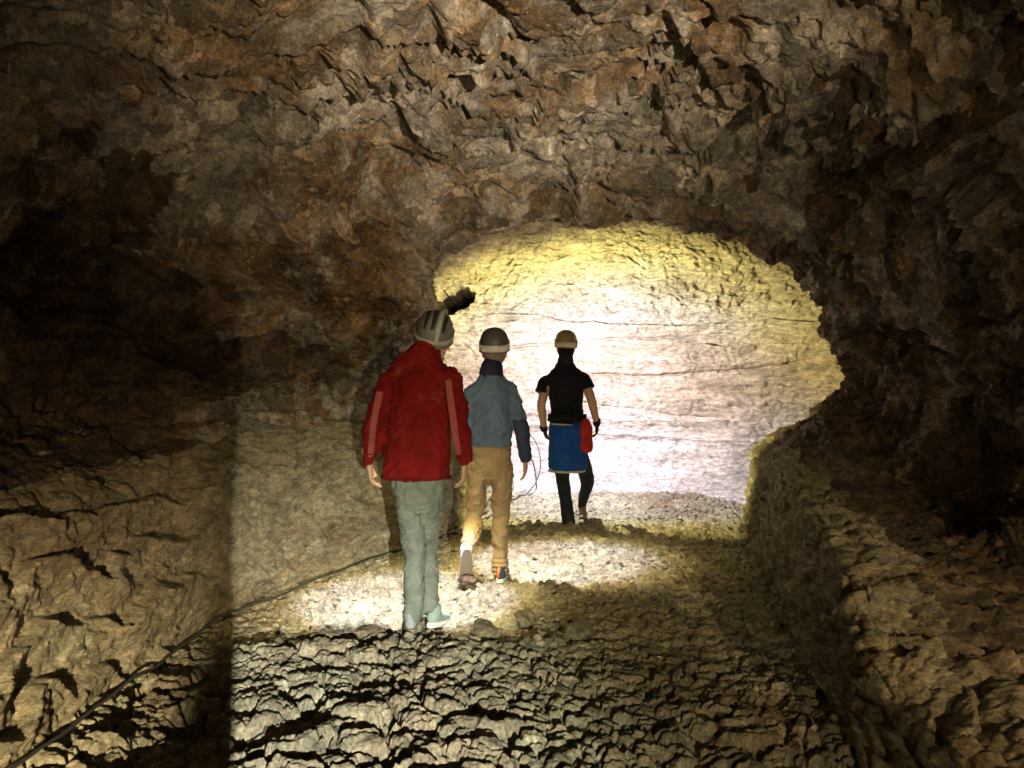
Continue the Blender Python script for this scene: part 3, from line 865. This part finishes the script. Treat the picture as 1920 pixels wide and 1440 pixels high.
# -- trousers
bm = bmesh.new()
limb(bm, [K(wl(783, 880), .155, .115), K(wl(784, 920), .145, .112), K(wl(785, 945), .11, .09)])
limb(bm, [K(wl(764, 905), .080, .10), K(wl(770, 975, .03), .074, .085), K(lk, .066, .070), K(wl(775, 1100, 0), .061, .064), K(wl(774, 1158, -.005), .062, .066)])
limb(bm, [K(wl(808, 905), .078, .10), K(wl(806, 970, .10), .070, .085), K(rk, .062), K(wl(803, 1090, .12), .064), K(wl(801, 1140, .06), .064)])
fuse('trousers', bm, M['greytrouser'], person1, .008, 3, .022, 8, 2)
s1, _ = shoe(person1, (la[0] - .005, la[1] - .05, gz(la[0], la[1] + .05) - .005), (-.12, 1), 0, M['shoe_grey'], M['sole_brown'])
s2, _ = shoe(person1, (ra[0] + .035, ra[1] - .03, gz(ra[0], ra[1]) + .03), (.25, 1), -.18, M['shoe_green'], M['sole_white'])
hm1, L1, d1, bmL = helmet(person1, Vector(HC) + Vector((0, -.01, .035)), -.42, -.10, M['helmet_grey'], 1.06, roll=.22, band='double')
lens(bmL, hm1)

# ======== second walker: blue jacket, tan trousers
D = 5.25
def wl(u, v, dy=0., D=D):
    x, z = W(u, v, D + dy)
    return (x, D + dy, z)
bm = bmesh.new()
HC2 = wl(927, 658, .06)
head(bm, HC2, tilt=-.22, yaw=-.05)
limb(bm, [K(wl(921, 700, .01), .060), K(wl(924, 678, .03), .056), K(wl(926, 668, .05), .055)])
limb(bm, [K(wl(920, 860), .12, .085), K(wl(920, 790), .115, .085), K(wl(922, 750), .115, .08), K(wl(922, 730, .01), .09, .065), K(wl(921, 712, .01), .06, .06)])
ls, le, lwr = wl(884, 734), wl(869, 793, -.03), wl(866, 850, .10)
rs, re, rwr = wl(957, 733), wl(977, 797, -.04), wl(985, 862, .06)
for sh_, el, wr in ((ls, le, lwr), (rs, re, rwr)):
    limb(bm, [K(sh_, .028), K(el, .030), K(wr, .027)])
hand(bm, rwr, (.03, .05, -1), (-1, .2, 0), (0, 1, 0), 1.0, .35)
hand(bm, lwr, (.02, .2, -1), (1, .2, 0), (0, 1, 0), 1.0, .5)
lh, lk, la = wl(895, 860), wl(889, 968, .12), wl(878, 1028, -.18)
rh, rk, ra = wl(941, 860), wl(939, 965, .06), wl(938, 1060, .02)
for a, b, c in ((lh, lk, la), (rh, rk, ra)):
    limb(bm, [K(a, .055), K(b, .042), K(c, .034)])
person2 = fuse('person', bm, M['skin'], None, .007, 3)
tag(person2, 'person in a slate blue jacket and tan trousers mid-stride, middle of three walkers', 'person')
bm = bmesh.new()
limb(bm, [K(wl(920, 837), .150, .118), K(wl(920, 815), .156, .120), K(wl(920, 790), .156, .122), K(wl(921, 755), .160, .120), K(wl(921, 733, .01), .160, .110), K(wl(921, 720, .012), .142, .10), K(wl(921, 710, .015), .112, .09), K(wl(922, 700, .02), .086, .08)], 6, cap=False)
limb(bm, [K(wl(892, 728), .050), K(ls, .052), K(wl(875, 760, -.02), .053), K(le, .051), K(wl(867, 825, .04), .047), K(wl(866, 850, .10), .040)])
limb(bm, [K(wl(950, 726), .050), K(rs, .052), K(wl(969, 763, -.02), .053), K(re, .050), K(wl(983, 835, .02), .046), K(wl(985, 856, .05), .039)])
jacket = fuse('jacket', bm, M['bluejacket'], person2, .008, 3, .028, 7, 3)
bm = bmesh.new()
limb(bm, [K(wl(974, 790, -.04), .053), K(wl(978, 802, -.04), .056), K(wl(981, 825, -.01), .052), K(wl(984.5, 850, .04), .046), K(wl(985.5, 860, .055), .043)], 5)
fuse('rolled_sleeve', bm, M['sleeve'], jacket, .008, 2, .012, 12, 14)
bm = bmesh.new()
limb(bm, [K(wl(921, 703, .015), .088, .082), K(wl(922, 693, .02), .080, .078), K(wl(923, 684, .03), .074, .074)], 5)
fuse('collar', bm, M['navy'], jacket, .008, 3, .004, 12, 4)
bm = bmesh.new()
limb(bm, [K(wl(920, 828), .142, .110), K(wl(920, 860), .150, .118), K(wl(920, 885), .132, .108)])
limb(bm, [K(wl(897, 868), .082, .100), K(wl(893, 920, .06), .078, .085), K(lk, .068), K(wl(884, 1000, -.03), .070), K(wl(880, 1024, -.15), .060)])
limb(bm, [K(wl(941, 868), .084, .100), K(wl(941, 915, .04), .078, .085), K(rk, .066), K(wl(938, 1010, .03), .062, .065), K(wl(938, 1046, .02), .058, .06)])
tr = fuse('trousers', bm, M['tan'], person2, .008, 3, .028, 8, 5)
bm = bmesh.new()
for v, rr in ((1050, .064), (1058, .068), (1066, .066), (1074, .060)):
    limb(bm, [K(wl(937.5, v - 3, .02), rr - .012), K(wl(937.5, v, .02), rr), K(wl(937.5, v + 3, .02), rr - .012)], 3)
fuse('rolled_cuff', bm, M['tan'], tr, .007, 2, .006, 14, 6)
gg = gz(ra[0], ra[1])
s1, mx = shoe(person2, (ra[0], ra[1] - .05, gg), (.10, 1), 0, M['shoe_navy'], M['sole_white'], 1.0)
bm = bmesh.new()
bmesh.ops.create_cube(bm, size=1, matrix=mx @ Matrix.Translation((-.008, -.036, .075)) @ Matrix.Rotation(.15, 4, 'Y') @ Matrix.Diagonal((.020, .010, .075, 1)))
bmesh.ops.bevel(bm, geom=bm.edges[:], offset=.003, segments=2, affect='EDGES')
link_bm('heel_tab', bm, M['orange'], s1)
# the trailing foot: heel up, sole towards the camera
s2, mx = shoe(person2, (la[0] - .005, la[1] - .075, la[2] - .02), (-.12, 1), -1.12, M['shoe_white'], M['sole_brown'], 1.0)
hm2, L2, d2, bmL = helmet(person2, Vector(HC2) + Vector((0, -.008, .030)), -.22, -.05, M['helmet_dark'], 1.02)
lens(bmL, hm2)
bm = bmesh.new()
limb(bm, [K(wl(926.5, 676, .045), .066, .07), K(wl(927, 668, .045), .079, .088), K(wl(927, 656, .05), .084, .098), K(wl(927, 650, .05), .082, .10)], 5)
fuse('hair', bm, M['hair_grey'], person2, .008, 2, .006, 30, 7)

# ======== third walker: black shirt, blue jacket tied round the waist
D = 7.3
def wl(u, v, dy=0., D=D):
    x, z = W(u, v, D + dy)
    return (x, D + dy, z)
bm = bmesh.new()
HC3 = wl(1061, 652, .05)
head(bm, HC3, tilt=-.10, yaw=-.12)
limb(bm, [K(wl(1060, 682, .0), .062), K(wl(1061, 670, .02), .058), K(wl(1061, 660, .03), .056)])
limb(bm, [K(wl(1062, 800), .125, .085), K(wl(1062, 760), .115, .08), K(wl(1060, 725), .125, .085), K(wl(1059, 706, .01), .10, .065), K(wl(1060, 692, .01), .06, .06)])
ls, le, lwr = wl(1028, 707), wl(1015, 758, -.04), wl(1020, 803, .08)
rs, re, rwr = wl(1092, 702), wl(1109, 750, -.05), wl(1119, 793, .04)
for sh_, el, wr in ((ls, le, lwr), (rs, re, rwr)):
    limb(bm, [K(sh_, .032), K(tuple((np.array(sh_) + np.array(el)) / 2), .046), K(el, .042), K(tuple((np.array(el) * .6 + np.array(wr) * .4)), .040), K(wr, .028)])
hand(bm, rwr, (.05, .05, -1), (-1, .2, 0), (0, 1, 0), 1.0, .7)
hand(bm, lwr, (.25, .1, -1), (1, .2, 0), (0, 1, 0), 1.0, .7)
lh, lk, la = wl(1051, 830), wl(1056, 905, .06), wl(1066, 975, -.02)
rh, rk, ra = wl(1082, 830), wl(1101, 905, .30), wl(1091, 952, .42)
for a, b, c in ((lh, lk, la), (rh, rk, ra)):
    limb(bm, [K(a, .055), K(b, .042), K(c, .034)])
person3 = fuse('person', bm, M['skin'], None, .007, 3)
tag(person3, 'person in a black t-shirt with a blue jacket round the waist, facing the bright wall', 'person')
bm = bmesh.new()
limb(bm, [K(wl(1063, 787), .166, .115), K(wl(1063, 765), .158, .115), K(wl(1061, 735), .170, .122), K(wl(1060, 712, .005), .180, .118), K(wl(1060, 701, .01), .176, .105), K(wl(1060, 694, .01), .150, .095), K(wl(1060, 687, .01), .110, .085), K(wl(1060, 678, .01), .080, .078)], 6, cap=False)
limb(bm, [K(wl(1037, 708), .045), K(wl(1027, 711), .055), K(wl(1019, 722, -.01), .062, .072), K(wl(1014.5, 737, -.025), .064, .076)], 5, cap=False)
limb(bm, [K(wl(1085, 703), .045), K(wl(1094, 707), .054), K(wl(1100, 717, -.01), .060, .072), K(wl(1105, 729, -.025), .062, .076)], 5, cap=False)
shirt = fuse('shirt', bm, M['black'], person3, .008, 3, .016, 8, 8)
bm = bmesh.new()
limb(bm, [K(wl(1060, 688, .01), .088, .082), K(wl(1060, 678, .01), .080, .076), K(wl(1061, 670, .02), .074, .072)], 4)
fuse('neck_scarf', bm, M['navy'], person3, .009, 3, .006, 12, 9)
bm = bmesh.new()
limb(bm, [K(wl(1063, 800), .15, .11), K(wl(1064, 850), .15, .115)])
limb(bm, [K(wl(1051, 840), .085, .10), K(wl(1054, 880, .03), .076, .085), K(lk, .068), K(wl(1062, 945, .01), .064), K(wl(1067, 980, -.02), .066, .07)])
limb(bm, [K(wl(1082, 840), .085, .10), K(wl(1096, 880, .18), .080, .085), K(rk, .070), K(wl(1095, 930, .37), .055), K(wl(1091, 950, .42), .044)])
fuse('trousers', bm, M['darktrouser'], person3, .011, 4, .010, 9, 10)
# the jacket hangs like a skirt
bm = bmesh.new()
limb(bm, [K(wl(1064, 776), .168, .122), K(wl(1065, 800), .184, .134), K(wl(1065, 835), .190, .150), K(wl(1064, 868, .0), .188, .165), K(wl(1063, 881, .0), .180, .165)], 6, cap=False)
tied = fuse('tied_jacket', bm, M['blue'], person3, .008, 3, .020, 6, 11)
bm = bmesh.new()
limb(bm, [K(wl(1063, 879.5, .0), .181, .166), K(wl(1063, 882.0, .0), .184, .169), K(wl(1063, 884.5, .0), .180, .165)], 3, cap=False)
fuse('pale_hem', bm, M['hem'], tied, .007, 2, .004, 7, 11)
bm = bmesh.new()
c0 = wl(1056, 783, -.155)
bmesh.ops.create_cube(bm, size=1, matrix=Matrix.Translation(c0) @ Matrix.Diagonal((.26, .10, .125, 1)))
bmesh.ops.bevel(bm, geom=bm.edges[:], offset=.03, segments=3, affect='EDGES')
pk = link_bm('waist_pack', bm, M['pack'], person3)
bm = bmesh.new()
limb(bm, [K(wl(1063.5, 776, 0), .185, .138), K(wl(1063.5, 790, 0), .188, .142)], 2, cap=False)
link_bm('belt', bm, M['pack'], pk)
bm = bmesh.new()
bmesh.ops.create_cube(bm, size=1, matrix=Matrix.Translation((c0[0] - .015, c0[1] - .02, c0[2] - .062)) @ Matrix.Rotation(.05, 4, 'Y') @ Matrix.Diagonal((.20, .075, .012, 1)))
bmesh.ops.bevel(bm, geom=bm.edges[:], offset=.004, segments=2, affect='EDGES')
link_bm('pack_piping', bm, M['hem'], pk)
bm = bmesh.new()
limb(bm, [K(wl(1097, 791, -.07), .050, .05), K(wl(1098, 803, -.08), .066, .062), K(wl(1099, 822, -.08), .062, .062), K(wl(1099, 832, -.08), .072, .068), K(wl(1100, 843, -.08), .064, .058)], 5)
fuse('pouch', bm, M['pouch'], person3, .009, 3, .010, 14, 12)
for wr, d_, cv in ((rwr, (.05, .05, -1), .7), (lwr, (.25, .1, -1), .7)):
    bm = bmesh.new()
    hand(bm, wr, d_, ((-1, .2, 0) if wr is rwr else (1, .2, 0)), (0, 1, 0), 1.10, cv)
    ww = Vector(wr); dd = Vector(d_).normalized()
    limb(bm, [K(tuple(ww - dd * .03), .038), K(tuple(ww + dd * .01), .038)], 3)
    fuse('glove', bm, M['glove'], person3, .006, 2)
shoe(person3, (la[0], la[1] - .05, gz(la[0], la[1]) - .002), (.12, 1), 0, M['shoe_dark'], M['sole_brown'], 1.05)
shoe(person3, (ra[0], ra[1] - .05, gz(ra[0], ra[1]) + .015), (.15, 1), -.15, M['shoe_tan'], M['sole_brown'])
hm3, L3, d3, bmL = helmet(person3, Vector(HC3) + Vector((0, -.008, .034)), -.10, -.12, M['helmet_ochre'], 1.06, roll=.05)
lens(bmL, hm3)
bm = bmesh.new()
limb(bm, [K(wl(1061, 668, .03), .070, .072), K(wl(1061, 660, .035), .080, .092), K(wl(1061, 651, .04), .083, .10), K(wl(1061, 647, .04), .080, .10)], 5)
fuse('hair', bm, M['hair_dark'], person3, .008, 2, .006, 30, 13)

# ---------------------------------------------------------------- light: headlamps of the walkers and of the party behind the viewpoint
WHITE = (1, .97, 1.0); YEL = (.95, .80, .34)
def aim(a, b): return Vector(b) - Vector(a)
spotp = [(0, (1, .98, 1)), (18, (.97, .95, .97)), (23, (.42, .36, .17)), (28, (.10, .083, .032)), (36, (.020, .0175, .008)), (60, (.006, .0055, .003)), (80, (0, 0, 0))]
lamp('headlamp_light', L1, aim(L1, (-.62, 4.72, 0)), 740, spotp, 165)
lamp('headlamp_light', L2, aim(L2, (.33, 5.80, 0)), 720, spotp, 165)
lead = [(0, (.70, .71, .93)), (22, (.76, .765, .95)), (34, (.70, .70, .82)), (46, (.53, .53, .58)), (56, (.50, .50, .44)), (63, (.50, .48, .28)), (70, (.46, .43, .17)), (76, (.30, .275, .095)), (82, (.05, .045, .014)), (88, (.01, .009, .003))]
lamp('headlamp_light', L3, aim(L3, (.85, 9.0, .80)), 830, lead, 172)
A0 = Vector((.62, -1.70, 1.10))
lamp('torch_light', A0, aim(A0, (-.72, 3.20, .0)), 3400,
     [(0, (1, .99, .84)), (5, (1, .99, .84)), (9, (.58, .57, .43)), (12, (.27, .25, .165)), (15, (.145, .125, .075)), (24, (.050, .038, .020)), (40, (.014, .010, .0045)), (70, (.002, .0015, .0006))], 160, .006)
B0 = Vector((-.20, -1.50, .86))
lamp('torch_light', B0, aim(B0, (-1.72, 2.5, .16)), 2700,
     [(0, (1, .86, .52)), (3, (1, .86, .52)), (6, (.62, .50, .30)), (8.5, (.33, .25, .145)), (11, (.14, .10, .055)), (15, (.035, .024, .012)), (20, (.010, .0065, .003)), (60, (0, 0, 0))], 150, .018)
C0_ = Vector((1.62, -2.35, .78))
lamp('headlamp_light', C0_, aim(C0_, (.10, 4.2, 3.35)), 3500,
     [(0, (1, .86, .64)), (7, (.85, .70, .49)), (10.5, (.46, .36, .23)), (14, (.20, .15, .09)), (17, (.075, .052, .029)), (22, (.010, .0066, .003)), (30, (.003, .002, .001)), (60, (0, 0, 0))], 165)
E0 = Vector((1.80, -1.0, 1.35))
lamp('torch_light', E0, aim(E0, (1.78, 3.0, .42)), 620,
     [(0, (1, .80, .46)), (6, (.8, .62, .34)), (10, (.36, .26, .13)), (15, (.09, .06, .03)), (24, (.012, .008, .003)), (50, (0, 0, 0))], 120)

w = bpy.data.worlds.new('World'); sc.world = w; w.use_nodes = True
bg = w.node_tree.nodes['Background']
bg.inputs['Color'].default_value = (.02, .018, .015, 1); bg.inputs['Strength'].default_value = .05

# ---------------------------------------------------------------- camera and render settings
cam = bpy.data.cameras.new('camera')
cam.sensor_width = 36; cam.lens = 36 * 1440 / 1920
cam.clip_start = .02; cam.clip_end = 200
co = bpy.data.objects.new('camera', cam); COL.objects.link(co)
co.location = (0, 0, 1.35); co.rotation_euler = (math.pi / 2, 0, 0)
sc.camera = co
sc.view_settings.view_transform = 'Standard'
sc.view_settings.look = 'None'
sc.view_settings.exposure = 0
sc.render.engine = 'CYCLES'
sc.cycles.use_denoising = True
sc.cycles.max_bounces = 4
sc.cycles.diffuse_bounces = 3
sc.cycles.sample_clamp_indirect = 3
